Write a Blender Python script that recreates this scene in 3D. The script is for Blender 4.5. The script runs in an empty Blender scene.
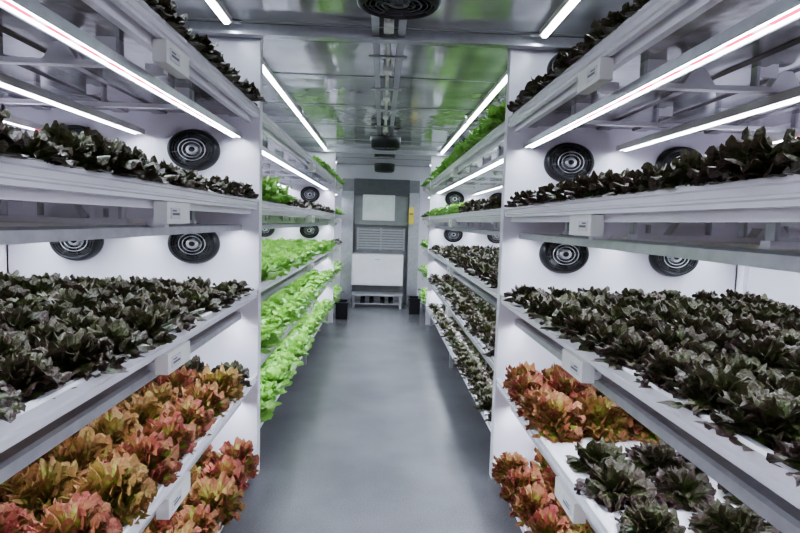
import bpy, math, random
import numpy as np
from mathutils import Matrix, Vector
random.seed(7); rng=np.random.default_rng(7)
scene=bpy.context.scene
col=scene.collection

# ------------------------------------------------------------ layout
AI=0.80      # half aisle
W=2.40       # half room width
H=2.93       # ceiling
Y0=-1.6; D1=3.5; D2=9.0; D3=11.5
CAMZ=1.73
LEV_F=[0.13,0.70,1.27,1.84,2.42]
LEV_B=[0.33,0.80,1.29,1.84,2.42]

# ------------------------------------------------------------ materials
def newmat(name):
    m=bpy.data.materials.new(name); m.use_nodes=True
    nt=m.node_tree; b=nt.nodes['Principled BSDF']
    return m,nt,b
def N(nt,t,**k):
    n=nt.nodes.new(t)
    for a,v in k.items(): setattr(n,a,v)
    return n
def simple(name,c,rough=.5,metal=0,noise=0.06,scale=8,bump=0.0,bscale=30,spec=.5):
    m,nt,b=newmat(name)
    tc=N(nt,'ShaderNodeTexCoord'); no=N(nt,'ShaderNodeTexNoise'); no.inputs['Scale'].default_value=scale
    nt.links.new(tc.outputs['Object'],no.inputs['Vector'])
    r=N(nt,'ShaderNodeValToRGB')
    r.color_ramp.elements[0].position=.3; r.color_ramp.elements[1].position=.7
    r.color_ramp.elements[0].color=[x*(1-noise) for x in c]+[1]
    r.color_ramp.elements[1].color=[min(1,x*(1+noise)) for x in c]+[1]
    nt.links.new(no.outputs['Fac'],r.inputs['Fac']); nt.links.new(r.outputs['Color'],b.inputs['Base Color'])
    b.inputs['Roughness'].default_value=rough; b.inputs['Metallic'].default_value=metal
    b.inputs['Specular IOR Level'].default_value=spec
    if bump>0:
        n2=N(nt,'ShaderNodeTexNoise'); n2.inputs['Scale'].default_value=bscale
        nt.links.new(tc.outputs['Object'],n2.inputs['Vector'])
        bp=N(nt,'ShaderNodeBump'); bp.inputs['Strength'].default_value=bump; bp.inputs['Distance'].default_value=.02
        nt.links.new(n2.outputs['Fac'],bp.inputs['Height']); nt.links.new(bp.outputs['Normal'],b.inputs['Normal'])
    return m
M_wall=simple('white_wall_panel',(.74,.70,.77),.28,noise=.03,scale=3)
M_tray=simple('white_tray',(.80,.77,.82),.26,noise=.03,scale=6)
M_alu=simple('aluminium',(.46,.45,.48),.28,metal=.6,noise=.08,scale=20)
M_under=simple('tray_underside',(.34,.32,.34),.18,metal=.65,noise=.18,scale=4,bump=.2,bscale=6)
M_box=simple('cream_plastic',(.78,.76,.74),.4,noise=.04)
M_black=simple('black_plastic',(.012,.012,.014),.3,noise=.2)
M_dark=simple('dark_grey_metal',(.10,.10,.11),.3,metal=.3,noise=.1)
M_grey=simple('grey_painted_metal',(.27,.27,.275),.45,noise=.08)
M_chrome=simple('chrome_guard',(.8,.82,.86),.3,metal=.8,noise=.05)
M_yellow=simple('yellow_label',(.75,.6,.1),.5)
M_ceil=simple('glossy_ceiling_panel',(.42,.41,.43),.09,metal=.45,noise=.30,scale=2.2,bump=.35,bscale=3.5)
M_screen=simple('frosted_panel',(.76,.78,.76),.3)
M_ink=simple('label_print',(.12,.12,.13),.5)
m,nt,b=newmat('grey_resin_floor'); M_floor=m
tc=N(nt,'ShaderNodeTexCoord'); n1=N(nt,'ShaderNodeTexNoise'); n1.inputs['Scale'].default_value=110; n1.inputs['Detail'].default_value=6
n2=N(nt,'ShaderNodeTexNoise'); n2.inputs['Scale'].default_value=1.6; n2.inputs['Detail'].default_value=5
nt.links.new(tc.outputs['Object'],n1.inputs['Vector']); nt.links.new(tc.outputs['Object'],n2.inputs['Vector'])
r=N(nt,'ShaderNodeValToRGB'); r.color_ramp.elements[0].position=.38; r.color_ramp.elements[1].position=.62
r.color_ramp.elements[0].color=(.155,.150,.163,1); r.color_ramp.elements[1].color=(.225,.218,.235,1)
mx=N(nt,'ShaderNodeMath',operation='ADD'); mm=N(nt,'ShaderNodeMath',operation='MULTIPLY'); mm.inputs[1].default_value=.5
nt.links.new(n1.outputs['Fac'],mx.inputs[0]); nt.links.new(n2.outputs['Fac'],mx.inputs[1]); nt.links.new(mx.outputs[0],mm.inputs[0])
nt.links.new(mm.outputs[0],r.inputs['Fac']); nt.links.new(r.outputs['Color'],b.inputs['Base Color'])
b.inputs['Roughness'].default_value=.22; b.inputs['Specular IOR Level'].default_value=1.0
bp=N(nt,'ShaderNodeBump'); bp.inputs['Strength'].default_value=.45; bp.inputs['Distance'].default_value=.004
nt.links.new(n1.outputs['Fac'],bp.inputs['Height']); nt.links.new(bp.outputs['Normal'],b.inputs['Normal'])
# LED
def led(name,strength,cw,pk):
    m=bpy.data.materials.new(name); m.use_nodes=True; nt=m.node_tree; nt.nodes.clear()
    o=N(nt,'ShaderNodeOutputMaterial'); e=N(nt,'ShaderNodeEmission')
    tc=N(nt,'ShaderNodeTexCoord'); s=N(nt,'ShaderNodeSeparateXYZ'); nt.links.new(tc.outputs['Object'],s.inputs[0])
    a=N(nt,'ShaderNodeMath',operation='MULTIPLY'); a.inputs[1].default_value=6.0; nt.links.new(s.outputs['Y'],a.inputs[0])
    f=N(nt,'ShaderNodeMath',operation='FRACT'); nt.links.new(a.outputs[0],f.inputs[0])
    r=N(nt,'ShaderNodeValToRGB')
    r.color_ramp.elements[0].position=.0; r.color_ramp.elements[0].color=cw
    r.color_ramp.elements[1].position=.25; r.color_ramp.elements[1].color=cw
    for p,cc in((.35,pk),(.92,pk),(1.0,cw)):
        x=r.color_ramp.elements.new(p); x.color=cc
    nt.links.new(f.outputs[0],r.inputs['Fac']); nt.links.new(r.outputs['Color'],e.inputs['Color'])
    e.inputs['Strength'].default_value=strength; nt.links.new(e.outputs[0],o.inputs['Surface'])
    return m
M_led=led('led_emitter',36.0,(.78,.92,1,1),(.74,.86,.96,1))
M_ledp=led('led_emitter_red_diodes',2.2,(1,.60,.72,1),(.90,.07,.18,1))
M_ledc=led('ceiling_led_emitter',22.0,(.80,.92,1,1),(.76,.87,.96,1))
# leaves: attribute 'leaf' r = along leaf, g = random per head, b = layer (0 outer,1 inner)
def leafmat(name,base,tip,inner,alt,rough,trans,pos=(.1,.55,.95),innf=.6,altf=.7,nsc=16):
    m,nt,b=newmat(name)
    at=N(nt,'ShaderNodeAttribute'); at.attribute_name='leaf'
    s=N(nt,'ShaderNodeSeparateColor'); nt.links.new(at.outputs['Color'],s.inputs[0])
    tc=N(nt,'ShaderNodeTexCoord'); no=N(nt,'ShaderNodeTexNoise'); no.inputs['Scale'].default_value=nsc; no.inputs['Detail'].default_value=4
    nt.links.new(tc.outputs['Object'],no.inputs['Vector'])
    ad=N(nt,'ShaderNodeMath',operation='MULTIPLY_ADD'); ad.inputs[1].default_value=.9; ad.inputs[2].default_value=-.45
    nt.links.new(no.outputs['Fac'],ad.inputs[0])
    a2=N(nt,'ShaderNodeMath',operation='ADD',use_clamp=True); nt.links.new(ad.outputs[0],a2.inputs[0]); nt.links.new(s.outputs[0],a2.inputs[1])
    r=N(nt,'ShaderNodeValToRGB'); e=r.color_ramp.elements
    e[0].position=pos[0]; e[0].color=base+(1,); e[1].position=pos[2]; e[1].color=tip+(1,)
    x=e.new(pos[1]); x.color=tuple((p+q)/2 for p,q in zip(base,tip))+(1,)
    nt.links.new(a2.outputs[0],r.inputs['Fac'])
    def mix(fac,A,Bc,scale):
        q=N(nt,'ShaderNodeMath',operation='MULTIPLY'); q.inputs[1].default_value=scale; nt.links.new(fac,q.inputs[0])
        mxx=N(nt,'ShaderNodeMix',data_type='RGBA'); nt.links.new(q.outputs[0],mxx.inputs[0]); nt.links.new(A,mxx.inputs[6]); mxx.inputs[7].default_value=Bc+(1,)
        return mxx.outputs[2]
    c=mix(s.outputs[2],r.outputs['Color'],inner,innf); c=mix(s.outputs[1],c,alt,altf)
    nt.links.new(c,b.inputs['Base Color']); b.inputs['Roughness'].default_value=rough
    n3=N(nt,'ShaderNodeTexNoise'); n3.inputs['Scale'].default_value=80; nt.links.new(tc.outputs['Object'],n3.inputs['Vector'])
    bp=N(nt,'ShaderNodeBump'); bp.inputs['Strength'].default_value=.7; bp.inputs['Distance'].default_value=.012
    nt.links.new(n3.outputs['Fac'],bp.inputs['Height']); nt.links.new(bp.outputs['Normal'],b.inputs['Normal'])
    t=N(nt,'ShaderNodeBsdfTranslucent'); nt.links.new(c,t.inputs['Color'])
    ms=N(nt,'ShaderNodeMixShader'); ms.inputs[0].default_value=trans
    nt.links.new(b.outputs[0],ms.inputs[1]); nt.links.new(t.outputs[0],ms.inputs[2])
    nt.links.new(ms.outputs[0],nt.nodes['Material Output'].inputs['Surface'])
    return m
M_lf={'dark':leafmat('dark_red_leaf',(.10,.18,.035),(.060,.020,.032),(.065,.070,.028),(.065,.09,.030),.34,.12,(.2,.52,.82),.45,.5),
      'frilly':leafmat('frilly_red_leaf',(.34,.46,.07),(.26,.036,.045),(.27,.055,.05),(.28,.36,.06),.5,.22,(.50,.66,.80),.40,.5,26),
      'green':leafmat('green_leaf',(.40,.56,.17),(.16,.38,.06),(.36,.56,.14),(.22,.46,.10),.4,.32)}

# ------------------------------------------------------------ mesh builder
class MB:
    def __init__(s): s.v=[]; s.f=[]; s.m=[]; s.mats=[]; s.sm=[]
    def mi(s,mat):
        if mat not in s.mats: s.mats.append(mat)
        return s.mats.index(mat)
    def box(s,x0,x1,y0,y1,z0,z1,mat):
        b=len(s.v); s.v+=[(x,y,z) for z in(z0,z1) for y in(y0,y1) for x in(x0,x1)]
        for q in((0,2,3,1),(4,5,7,6),(0,1,5,4),(2,6,7,3),(0,4,6,2),(1,3,7,5)):
            s.f.append([b+i for i in q]); s.m.append(s.mi(mat)); s.sm.append(False)
    def ext(s,prof,y0,y1,mat,caps=True,mats=None):
        b=len(s.v); n=len(prof)
        s.v+=[(x,y0,z) for x,z in prof]+[(x,y1,z) for x,z in prof]
        for i in range(n):
            j=(i+1)%n; s.f.append([b+i,b+j,b+n+j,b+n+i]); s.m.append(s.mi(mats[i] if mats else mat)); s.sm.append(False)
        if caps:
            s.f.append([b+i for i in range(n)][::-1]); s.m.append(s.mi(mat)); s.sm.append(False)
            s.f.append([b+n+i for i in range(n)]); s.m.append(s.mi(mat)); s.sm.append(False)
    def lathe(s,prof,mat,seg=32,cx=0,cy=0,cz=0):
        b=len(s.v); n=len(prof)
        for k in range(seg):
            a=2*math.pi*k/seg
            for r,y in prof: s.v.append((cx+r*math.cos(a),cy+y,cz+r*math.sin(a)))
        for k in range(seg):
            k2=(k+1)%seg
            for i in range(n-1):
                s.f.append([b+k*n+i,b+k*n+i+1,b+k2*n+i+1,b+k2*n+i]); s.m.append(s.mi(mat)); s.sm.append(True)
    def tube(s,p,q,r,mat,seg=8):
        p=Vector(p);q=Vector(q); d=(q-p).normalized(); u=d.orthogonal().normalized(); w=d.cross(u); b=len(s.v)
        for c in(p,q):
            for k in range(seg):
                a=2*math.pi*k/seg; s.v.append(tuple(c+r*(math.cos(a)*u+math.sin(a)*w)))
        for k in range(seg):
            k2=(k+1)%seg; s.f.append([b+k,b+k2,b+seg+k2,b+seg+k]); s.m.append(s.mi(mat)); s.sm.append(True)
        s.f.append([b+k for k in range(seg)][::-1]); s.m.append(s.mi(mat)); s.sm.append(False)
        s.f.append([b+seg+k for k in range(seg)]); s.m.append(s.mi(mat)); s.sm.append(False)
    def mesh(s,name):
        me=bpy.data.meshes.new(name); me.from_pydata(s.v,[],s.f)
        for mt in s.mats: me.materials.append(mt)
        me.polygons.foreach_set('material_index',s.m); me.polygons.foreach_set('use_smooth',s.sm)
        me.update(); return me
    def obj(s,name,parent=None,loc=(0,0,0),bevel=0):
        o=bpy.data.objects.new(name,s.mesh(name)); col.objects.link(o); o.location=loc
        if parent: o.parent=parent
        if bevel:
            bv=o.modifiers.new('bevel','BEVEL'); bv.width=bevel; bv.segments=2; bv.limit_method='ANGLE'
        return o
def empty(name,loc=(0,0,0)):
    e=bpy.data.objects.new(name,None); col.objects.link(e); e.location=loc; e.empty_display_size=.1; return e

# ------------------------------------------------------------ room
def room(name,a,mat,extra=None):
    b=MB(); b.box(*a,mat)
    if extra: extra(b)
    return b.obj(name)
room('floor',(-W-.1,W+.1,Y0-.1,D3+.1,-.1,0),M_floor)
def ceil_extra(b):
    y=Y0+.4
    while y<D3:
        b.box(-W,W,y-.012,y+.012,H-.006,H,M_grey); y+=1.15
room('ceiling',(-W-.1,W+.1,Y0-.1,D3+.1,H,H+.1),M_ceil,ceil_extra)
def side_extra(sg):
    def f(b):
        y=Y0+.3
        while y<D3:
            b.box(sg*(W-.01) if sg>0 else -W, W if sg>0 else -W+.01,y,y+.03,0,H,M_grey); y+=1.2
    return f
room('wall_left',(-W-.1,-W,Y0,D3,0,H),M_wall,side_extra(-1))
room('wall_right',(W,W+.1,Y0,D3,0,H),M_wall,side_extra(1))
room('wall_back',(-W-.1,W+.1,D3,D3+.1,0,H),M_wall)
room('wall_front',(-W-.1,W+.1,Y0-.1,Y0,0,H),M_wall)
for d in (D1,D2):
    for sg in(-1,1):
        b=MB(); x0,x1=sorted((sg*AI,sg*W))
        b.box(x0,x1,d,d+.05,0,H,M_wall)
        xa,xb=sorted((sg*(AI-.005),sg*(AI+.12)))
        b.box(xa,xb,d-.008,d+.07,0,H,M_wall)
        b.obj('wall_partition_'+('left' if sg<0 else 'right')+('' if d==D1 else '_rear'))
for i,d in enumerate((D1,D2)):
    b=MB(); b.box(-AI-.7,AI+.7,d-.05,d-.022,H-.07,H,M_alu); b.box(-AI-.7,AI+.7,d-.09,d-.02,H-.075,H-.06,M_alu); b.obj('trim_%d'%(i+1))
b=MB()
for x in(-.07,.09):
    b.ext([(x-.022,H-.05),(x+.022,H-.05),(x+.022,H-.005),(x-.022,H-.005)],-.5,8.3,M_alu)
b.tube((.01,-.5,H-.03),(.01,8.3,H-.03),.016,M_box)
for y in np.arange(.2,8.2,.9): b.box(-.12,.14,y,y+.04,H-.062,H-.05,M_alu); b.box(-.02,.04,y+.3,y+.42,H-.07,H-.01,M_box)
b.obj('ceiling_cable_rail')

# ------------------------------------------------------------ grow racks
def rack(sg,ya,yb,levels,joint):
    rt=empty('grow_rack',(sg*(AI+W)/2,(ya+yb)/2,0)); cx,cy=rt.location.x,rt.location.y
    S=lambda x: sg*x-cx
    for li,t in enumerate(levels):
        b=MB()
        def P(pts,mat,y0=ya,y1=yb,mats=None,bb=None):
            pr=[(S(x),z) for x,z in pts]
            if sg<0: pr=pr[::-1]
            (bb or b).ext(pr,y0-cy,y1-cy,mat,True)
        def B(x0,x1,y0,y1,z0,z1,mat,bb=None):
            a,c=sorted((S(x0),S(x1))); (bb or b).box(a,c,y0-cy,y1-cy,z0,z1,mat)
        X1=W-.03
        P([(AI+.03,t-.03),(X1,t-.03),(X1,t),(AI+.03,t)],M_tray)
        P([(AI+.05,t-.04),(X1,t-.04),(X1,t-.031),(AI+.05,t-.031)],M_under)
        x=AI+.15
        while x<X1-.1:
            P([(x-.006,t),(x+.006,t),(x+.006,t+.004),(x-.006,t+.004)],M_tray)
            P([(x-.05,t-.052),(x+.03,t-.052),(x+.04,t-.04),(x-.06,t-.04)],M_under); x+=.24
        P([(AI+.03,t-.055),(AI+.03,t+.008),(AI+.004,t+.012),(AI-.004,t+.006),(AI-.004,t-.006),(AI+.006,t-.010),(AI+.006,t-.028),(AI-.002,t-.032),(AI-.002,t-.038),(AI+.006,t-.042),(AI+.006,t-.055)],M_tray)
        P([(AI+.045,t-.085),(AI+.075,t-.085),(AI+.075,t-.04),(AI+.045,t-.04)],M_tray)
        if li>0:
            y=ya+.25
            while y<yb-.1:
                P([(AI+.17,t-.148),(X1,t-.148),(X1,t-.128),(AI+.17,t-.128)],M_tray,y,y+.035)
                for xx in(AI+.18,AI+.62,AI+.95,X1-.2):
                    B(xx,xx+.012,y,y+.035,t-.13,t-.04,M_alu)
                    B(xx+.012,xx+.09,y+.01,y+.02,t-.09,t-.04,M_tray)
                y+=.75
            for xx in (AI+.35,AI+.7,AI+1.05):
                P([(xx,t-.128),(xx+.14,t-.128),(xx+.09,t-.055),(xx+.05,t-.055)],M_tray,joint-.03,joint+.03)
            g=MB()
            B(AI-.010,AI+.04,joint-.12,joint+.11,t-.140,t-.058,M_box,g)
            B(AI-.014,AI-.010,joint-.09,joint-.00,t-.122,t-.080,M_tray,g)
            B(AI-.0145,AI-.014,joint-.08,joint-.01,t-.108,t-.099,M_ink,g)
            B(AI-.0145,AI-.014,joint-.08,joint-.04,t-.094,t-.088,M_ink,g)
            B(AI+.04,AI+.11,joint-.02,joint+.02,t-.155,t-.12,M_tray,g)
            g.obj('driver_box_level_%d'%(li+1),rt,bevel=.006)
        b.obj('tray_level_%d'%(li+1),rt)
        if li>0:
            e=MB()
            for xc in(.925,1.53,2.14):
                x=S(xc); zt=t-.149; w0,w1=.032,.027; pw=.011
                hm=M_alu if xc<1 else M_box
                a,c=ya+.04-cy,yb-.04-cy
                e.ext([(x-w0,zt-.042),(x-w1,zt-.042),(x-w1+.002,zt-.036),(x+w1-.002,zt-.036),(x+w1,zt-.042),(x+w0,zt-.042),(x+w0,zt-.008),(x+.02,zt),(x-.02,zt),(x-w0,zt-.008)],a,c,hm)
                for (p,q,mt) in((-w1+.001,-pw,M_led),(-pw,pw,M_ledp),(pw,w1-.001,M_led)):
                    bb=len(e.v); e.v+=[(x+p,a+.01,zt-.0375),(x+q,a+.01,zt-.0375),(x+q,c-.01,zt-.0375),(x+p,c-.01,zt-.0375)]
                    e.f.append([bb,bb+3,bb+2,bb+1]); e.m.append(e.mi(mt)); e.sm.append(False)
            e.obj('led_tubes_level_%d'%(li+1),rt)
    b=MB()
    for y in(ya+.06,(ya+yb)/2,yb-.1):
        a,c=sorted((S(W-.03),S(W-.002))); b.box(a,c,y-cy,y+.05-cy,0,H-.2,M_tray)
        a,c=sorted((S(AI+.06),S(AI+.10))); b.box(a,c,y-cy,y+.04-cy,0,levels[0]-.03,M_alu)
    b.obj('uprights',rt)
    return rt
for sg in(-1,1):
    rack(sg,-1.2,D1-.012,LEV_F,2.12)
    rack(sg,D1+.075,D2-.012,LEV_B,6.2)
    rack(sg,D2+.075,10.7,LEV_B,9.9)
for sg in(-1,1):
    for (a,c) in((-1.2,D1-.15),(D1+.15,6.2),(6.28,D2-.1),(D2+.15,10.9)):
        e=MB(); x=sg*.96; zt=H
        e.ext([(x-.028,zt-.035),(x+.028,zt-.035),(x+.028,zt),(x-.028,zt)],a,c,M_box)
        e.ext([(x-.018,zt-.036),(x-.012,zt-.050),(x+.012,zt-.050),(x+.018,zt-.036)],a+.02,c-.02,M_ledc,False)
        e.obj('ceiling_led_batten')

# ------------------------------------------------------------ fans
def fan_mesh(name,depth,MC):
    b=MB(); R=.165; q=depth
    b.lathe([(R-.02,.0),(R,0),(R,-.012),(R-.012,-.05*q),(R-.03,-.055*q),(R-.035,-.045*q),(R-.04,0)],M_black,40)
    b.lathe([(R-.04,-.002),(0.001,-.002)],M_black,40)
    yy=-.05*q
    for r,mt,tk in((.060,MC,.0035),(.084,MC,.0035),(.106,M_dark,.0025),(.122,M_dark,.0025)):
        b.lathe([(r-tk,yy),(r,yy-tk),(r+tk,yy),(r,yy+tk),(r-tk,yy)],mt,32)
    for k in range(8):
        a=k*math.pi/4+.2
        b.tube((.04*math.cos(a),yy,.04*math.sin(a)),((R-.03)*math.cos(a),yy,(R-.03)*math.sin(a)),.0028,M_dark,6)
    b.lathe([(.001,yy-.006),(.016,yy-.005),(.020,yy),(.020,yy+.005)],M_black,24)
    b.lathe([(.020,yy-.002),(.036,yy-.002),(.042,yy+.01),(.042,-.004)],MC,24)
    for k in range(5):
        a=k*2*math.pi/5; bb=len(b.v)
        for i,(r,da) in enumerate(((.04,0),(.075,.1),(.118,.25))):
            for ww,y in((-.3,yy+.038),(.32,yy+.012)):
                b.v.append((r*math.cos(a+da+ww),y,r*math.sin(a+da+ww)))
        for i in range(2):
            b.f.append([bb+2*i,bb+2*i+1,bb+2*i+3,bb+2*i+2]); b.m.append(b.mi(M_dark)); b.sm.append(True)
    return b.mesh(name)
FM=fan_mesh('circulation_fan',1,M_chrome); FC=fan_mesh('ceiling_fan_unit',2.3,M_dark)
def fan(loc,rx=0,sc=(1,1,.80),me=FM):
    o=bpy.data.objects.new(me.name,me); col.objects.link(o); o.location=loc; o.rotation_euler=(rx,0,0); o.scale=sc
for d in(D1,D2):
    for sg in(-1,1):
        for z in(2.15,1.555):
            for x in(1.21,1.95): fan((sg*x,d,z))
    fan((1.2,d,2.74))
for y in(2.54,7.3,10.6):
    fan((.05 if y<3 else .02,y,H-.062),math.radians(90),(1.25,1.25,1.0),FC)

# ------------------------------------------------------------ lettuces
GA=math.pi*(3-math.sqrt(5))
def leaf(nu,nv,L,Wd,a0,curl,ruf,kf,cup,ph,lay,lobe,tipw,pk):
    v=np.linspace(0,1,nv)**.75; u=np.linspace(-1,1,nu)
    th=a0-curl*v**1.5
    dv=np.diff(v)
    r=.006+np.concatenate([[0],np.cumsum(np.cos((th[1:]+th[:-1])/2)*dv*L)])
    z=np.concatenate([[0],np.cumsum(np.sin((th[1:]+th[:-1])/2)*dv*L)])
    w=np.where(v<pk,.20+.80*np.sin(np.clip(v/pk,0,1)*math.pi/2)**1.4,tipw+(1-tipw)*np.sqrt(np.clip(1-((v-pk)/(1-pk+1e-3))**2,0.0,1)))*Wd
    U,V=np.meshgrid(u,v); Wv=w[:,None]; TH=th[:,None]
    phi=np.arctan2(U*.6,V-.3)
    mg=np.clip(np.maximum(np.abs(U)**1.6,np.clip((V-.45)/.55,0,1)**1.3),0,1)*np.clip(V*2.5,0,1)
    wave=np.sin(kf*phi+ph)+.5*np.sin(kf*1.7*phi+ph*2.1)
    lob=1+lobe*np.sin(kf*phi+ph+1.2)*mg
    dn=cup*U**2*Wv + ruf*mg*wave - .10*Wv*np.exp(-(U/.18)**2)
    al=ruf*.8*mg*np.cos(kf*phi+ph) - .55*Wd*tipw*U**2*V**3     # along-leaf shift: rounded, scalloped tip
    X=r[:,None]-np.sin(TH)*dn + np.cos(TH)*al
    Z=z[:,None]+np.cos(TH)*dn + np.sin(TH)*al; Y=U*Wv*lob
    co=np.stack([X,Y,Z],-1).reshape(-1,3)
    at=np.stack([np.clip(.55*V+.5*mg,0,1),np.zeros_like(V),np.full_like(V,lay)],-1).reshape(-1,3)
    idx=np.arange(nu*nv).reshape(nv,nu)
    f=np.stack([idx[:-1,:-1],idx[:-1,1:],idx[1:,1:],idx[1:,:-1]],-1).reshape(-1,4)
    return co,at,f
SPEC={'dark':dict(n=60,L=(.118,.092),W=(.029,.021),a=(.20,1.5),c=(.80,.75),ruf=.0095,kf=4.8,cup=(-.3,.0),lobe=.15,tipw=.65,pk=.74),
      'frilly':dict(n=150,L=(.114,.140),W=(.025,.021),a=(.05,1.5),c=(.85,.8),ruf=.0125,kf=5.4,cup=(-.3,-.2),lobe=.20,tipw=.85,pk=.85),
      'green':dict(n=36,L=(.160,.125),W=(.048,.036),a=(.45,1.5),c=(.95,.5),ruf=.012,kf=5,cup=(-.2,.2),lobe=.12,tipw=.6,pk=.7)}
LOD={'dark':[(8,9,1.),(6,7,.85),(4,5,.45)],'frilly':[(8,8,1.),(6,6,.7),(5,5,.3)],'green':[(9,11,1.),(7,8,1.),(4,5,.6)]}
def head(kind,lod,seed):
    rs=np.random.default_rng(seed); sp=SPEC[kind]; nu,nv,fr=LOD[kind][lod]; n=int(sp['n']*fr)
    C=[];A=[];F=[];off=0
    for i in range(n):
        t=i/(n-1); 
        if kind=='frilly': t=t**.85
        lp=lambda ab: ab[0]+(ab[1]-ab[0])*t
        s=rs.uniform(.80,1.12)
        wf=(1.0,1.15,1.5)[lod]
        co,at,f=leaf(nu,nv,lp(sp['L'])*s,lp(sp['W'])*rs.uniform(.8,1.25)*wf,lp(sp['a'])+rs.uniform(-.22,.22),lp(sp['c'])+rs.uniform(-.25,.35),sp['ruf']*(1,.9,.6)[lod],sp['kf']*(1,.8,.5)[lod],lp(sp['cup']),rs.uniform(0,6.28),t,sp['lobe'],sp['tipw'],sp['pk'])
        at[:,1]=rs.uniform(0,1)
        az=i*GA+rs.uniform(-.35,.35); c,s_=math.cos(az),math.sin(az)
        tw=rs.uniform(-.4,.4); y=co[:,1]*math.cos(tw); zz=co[:,2]+co[:,1]*math.sin(tw)
        C.append(np.stack([co[:,0]*c-y*s_,co[:,0]*s_+y*c,zz],-1)); A.append(at); F.append(f+off); off+=len(co)
    C=np.concatenate(C); C[:,2]=np.maximum(C[:,2],.0)+.004
    return C,np.concatenate(A),np.concatenate(F)
HEADS={(k,l):[head(k,l,100*l+s) for s in range(7)] for k in SPEC for l in range(3)}
NAMES={'dark':'dark_red_lettuce_bed','frilly':'frilly_red_lettuce_bed','green':'green_lettuce_bed'}
def bed(kind,pts,scale=1.0,hz=1.0):
    if not len(pts): return
    pts=np.array(pts); ctr=pts.mean(0); ctr[2]=pts[0][2]
    V=[];A=[];F=[];off=0
    for p in pts:
        lod=0 if p[1]<2.2 else (1 if p[1]<5.5 else 2)
        C,At,Fc=HEADS[(kind,lod)][rng.integers(7)]
        a=rng.uniform(0,6.28); s=scale*rng.uniform(.86,1.12); c,sn=math.cos(a)*s,math.sin(a)*s
        q=np.empty_like(C); q[:,0]=C[:,0]*c-C[:,1]*sn+p[0]-ctr[0]; q[:,1]=C[:,0]*sn+C[:,1]*c+p[1]-ctr[1]; q[:,2]=C[:,2]*s*hz*rng.uniform(.9,1.12)+p[2]-ctr[2]
        at=At.copy(); at[:,1]=.4*at[:,1]+.6*rng.uniform(0,1)**1.3
        V.append(q);A.append(at);F.append(Fc+off); off+=len(C)
    V=np.concatenate(V).astype(np.float32);A=np.concatenate(A);F=np.concatenate(F).astype(np.int32)
    lim=W-.012; xw=V[:,0]+ctr[0]; V[:,0]=np.clip(xw,-lim,lim)-ctr[0]   # leaves press against the side wall
    me=bpy.data.meshes.new(NAMES[kind]); me.vertices.add(len(V)); me.vertices.foreach_set('co',V.ravel())
    me.loops.add(F.size); me.loops.foreach_set('vertex_index',F.ravel())
    me.polygons.add(len(F)); me.polygons.foreach_set('loop_start',np.arange(0,F.size,4,dtype=np.int32))
    try: me.polygons.foreach_set('loop_total',np.full(len(F),4,dtype=np.int32))
    except Exception: pass
    me.update(calc_edges=True)
    me.shade_smooth()
    ca=me.color_attributes.new('leaf','FLOAT_COLOR','POINT')
    ca.data.foreach_set('color',np.concatenate([A,np.ones((len(A),1))],1).astype(np.float32).ravel())
    me.materials.append(M_lf[kind])
    o=bpy.data.objects.new(NAMES[kind],me); col.objects.link(o); o.location=ctr
def grid(sg,z,ya,yb,dx,dy,xmax=W-.15,x0=AI+.08,jit=.015):
    out=[]; y=ya+dy/2
    while y<yb-.06:
        x=x0
        while x<xmax:
            out.append((sg*(x+rng.uniform(-jit,jit)),y+rng.uniform(-jit,jit),z)); x+=dx
        y+=dy
    return out
PF=-.2
for sg in(-1,1):
    bed('dark',grid(sg,LEV_F[4],PF,D1-.10,.2,.17,AI+.6,x0=AI+.06),1.0,1.1)
    bed('dark',grid(sg,LEV_F[3],PF,D1-.10,.21,.16,AI+.9,x0=AI+.06),.98,1.05)
    bed('dark',grid(sg,LEV_F[2],PF,D1-.10,.22,.205),1.08,1.0)
    if sg<0:
        bed('frilly',grid(sg,LEV_F[1],PF,3.1,.24,.235,x0=AI+.1),1.08,1.15)
        bed('dark',grid(sg,LEV_F[1],3.1,D1-.04,.25,.25,x0=AI+.1),1.1,1.4)
    else:
        bed('dark',grid(sg,LEV_F[1],PF,2.45,.265,.25,x0=AI+.14,jit=.02),1.12,1.05)
        bed('frilly',grid(sg,LEV_F[1],2.45,D1-.04,.24,.235,x0=AI+.1),1.1,1.15)
    bed('frilly',grid(sg,LEV_F[0],.3,D1-.04,.24,.235,AI+.8,x0=AI+.07),1.1,1.25)
ra,rb=D1+.1,D2-.08
for i in range(3):
    z=LEV_B[i]
    bed('green',grid(-1,z,ra,rb,.24,.23,AI+1.3,x0=AI+.07),.98,.95)
    bed('dark',grid(1,z,ra,rb,.22,.21,AI+1.3,x0=AI+.08),1.0,1.1)
bed('green',grid(-1,LEV_B[3],ra,4.5,.24,.23,AI+.6,x0=AI+.08),1.2,1.2)
bed('dark',grid(-1,LEV_B[3],4.5,rb,.22,.21,AI+.6,x0=AI+.08),1.0,1.1)
bed('dark',grid(1,LEV_B[3],ra,5.6,.22,.21,AI+.6,x0=AI+.08),1.0,1.2)
bed('green',grid(1,LEV_B[3],5.6,rb,.22,.21,AI+.6,x0=AI+.08),1.0)
bed('green',grid(1,LEV_B[4],ra,rb,.22,.21,AI+.6,x0=AI+.08),1.0,1.2)
bed('green',grid(-1,LEV_B[4],7.0,rb,.22,.21,AI+.6,x0=AI+.08),1.0)
ra,rb=D2+.1,10.6
for i,z in enumerate(LEV_B):
    bed('green' if i!=2 else 'dark',grid(-1,z,ra,rb,.22,.21,AI+.6,x0=AI+.08),1.0)
    bed('green' if i!=3 else 'dark',grid(1,z,ra,rb,.22,.21,AI+.6,x0=AI+.08),1.0)

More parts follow.
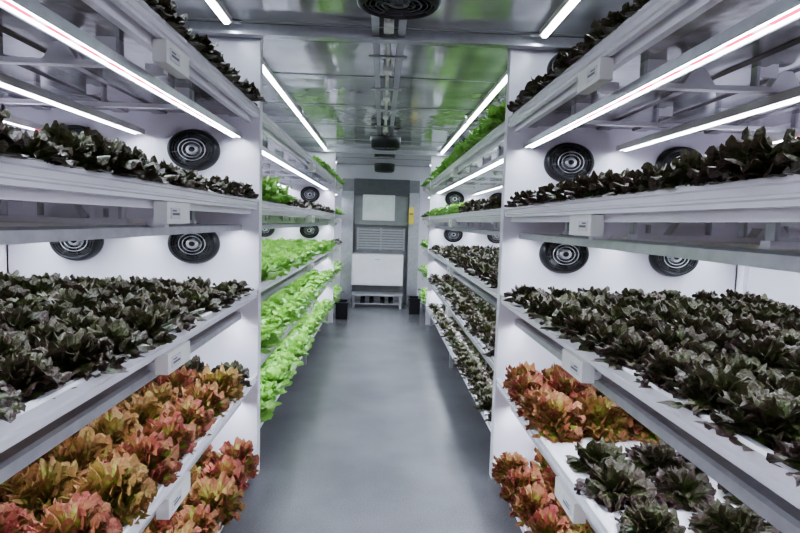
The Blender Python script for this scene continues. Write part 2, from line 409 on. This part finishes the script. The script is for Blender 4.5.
# ------------------------------------------------------------ end-wall climate unit
u=empty('refrigeration_unit',(0,D3-.2,0))
b=MB(); b.box(-.85,.78,.05,.198,0,2.62,M_grey)
b.box(-.85,-.60,-.12,.05,0,2.35,M_alu); b.box(.56,.78,-.12,.05,0,2.35,M_alu)
b.box(-.60,.56,-.06,.05,2.28,2.62,M_dark); b.box(-.60,.56,-.02,.05,1.66,2.28,M_grey)
b.obj('casing',u,bevel=.008)
b=MB(); x0,x1,z0,z1=-.37,.22,1.80,2.25
b.box(x0,x1,-.07,-.03,z0,z1,M_screen)
for a in((x0-.04,x1+.04,z1,z1+.04),(x0-.04,x1+.04,z0-.04,z0),(x0-.04,x0,z0,z1),(x1,x1+.04,z0,z1)): b.box(a[0],a[1],-.09,-.02,a[2],a[3],M_tray)
b.obj('inspection_window',u)
b=MB(); b.box(-.52,.48,-.01,.05,1.14,1.60,M_grey)
for z in np.arange(1.16,1.58,.055): b.ext([(-.50,z),(.46,z),(.46,z+.03),(-.50,z+.03)],-.05,-.01,M_alu)
for x in(-.52,-.03,.46): b.box(x,x+.03,-.08,0,1.14,1.60,M_alu)
b.obj('louvre_grille',u)
b=MB(); b.box(-.60,.46,-.35,.05,.42,1.06,M_tray); b.box(-.58,.44,-.365,-.35,.45,1.03,M_tray); b.box(-.12,-.02,-.385,-.365,.95,.97,M_alu)
b.obj('lower_cabinet',u,bevel=.006)
b=MB(); b.box(.555,.66,-.14,-.125,1.70,2.05,M_yellow); b.box(.57,.64,-.142,-.14,1.9,1.93,M_ink); b.obj('warning_label',u)
b=MB(); bx=empty('low_bench',(-.05,D3-.75,0))
b.box(-.52,.5,-.16,.16,.25,.29,M_alu)
for x in(-.5,.44):
    for y in(-.15,.11): b.box(x,x+.04,y,y+.04,0,.25,M_alu)
b.box(-.5,.48,-.14,.14,.08,.10,M_alu); b.obj('bench_frame',bx)
for x in(-.3,-.12,.1,.27):
    b=MB(); pr=[(-.12,0),(.12,0),(.125,.03),(.10,.055),(.03,.07),(-.02,.11),(-.10,.115),(-.125,.06)]
    bb=len(b.v)
    for xx,sc in((-.035,.9),(-.045,1),(.045,1),(.035,.9)):
        for (yy,zz) in pr: b.v.append((xx,-yy*sc,zz*(1 if sc==1 else .92)))
    n=len(pr)
    for j in range(3):
        for i in range(n):
            i2=(i+1)%n; b.f.append([bb+j*n+i,bb+j*n+i2,bb+(j+1)*n+i2,bb+(j+1)*n+i]); b.m.append(b.mi(M_black)); b.sm.append(True)
    b.f.append([bb+i for i in range(n)]); b.m.append(0); b.sm.append(False); b.f.append([bb+3*n+i for i in range(n)][::-1]); b.m.append(0); b.sm.append(False)
    b.obj('work_shoe',None,(x-.05,D3-.75,.101))
def crate(x,y):
    b=MB(); w,l,h=.10,.20,.30
    b.box(-w,w,-l,l,0,.02,M_black)
    for a in((-w,-w+.015,-l,l),(w-.015,w,-l,l),(-w,w,-l,-l+.015),(-w,w,l-.015,l)): b.box(*a,.02,h,M_black)
    b.box(-w-.015,w+.015,-l-.015,-l,h-.03,h,M_black); b.box(-w-.015,w+.015,l,l+.015,h-.03,h,M_black)
    b.box(-w-.015,-w,-l,l,h-.03,h,M_black); b.box(w,w+.015,-l,l,h-.03,h,M_black)
    b.obj('black_crate',None,(x,y,0))
crate(-.67,9.5); crate(.66,10.2)

# ------------------------------------------------------------ world + camera
w=bpy.data.worlds.new('world'); scene.world=w; w.use_nodes=True
w.node_tree.nodes['Background'].inputs[0].default_value=(.5,.52,.56,1); w.node_tree.nodes['Background'].inputs[1].default_value=.3
cam=bpy.data.cameras.new('camera'); co=bpy.data.objects.new('camera',cam); col.objects.link(co); scene.camera=co
cam.sensor_width=36; cam.lens=24; cam.clip_start=.02
f=24/36*800; vx,vy=382,222; roll=math.radians(1.55)
n1=Vector(((vx-400)/f,(266.5-vy)/f,-1)).normalized()
c=Vector((math.sin(roll),math.cos(roll),0)); zc=(c-c.dot(n1)*n1).normalized(); xc=n1.cross(zc)
Rm=Matrix((xc,n1,zc)).transposed()
co.matrix_world=Matrix.Translation((0,0,CAMZ)) @ Rm.transposed().to_4x4()
try:
    scene.view_settings.view_transform='AgX'; scene.view_settings.look='AgX - Medium High Contrast'
except Exception as e: print(e)
scene.view_settings.exposure=0.75
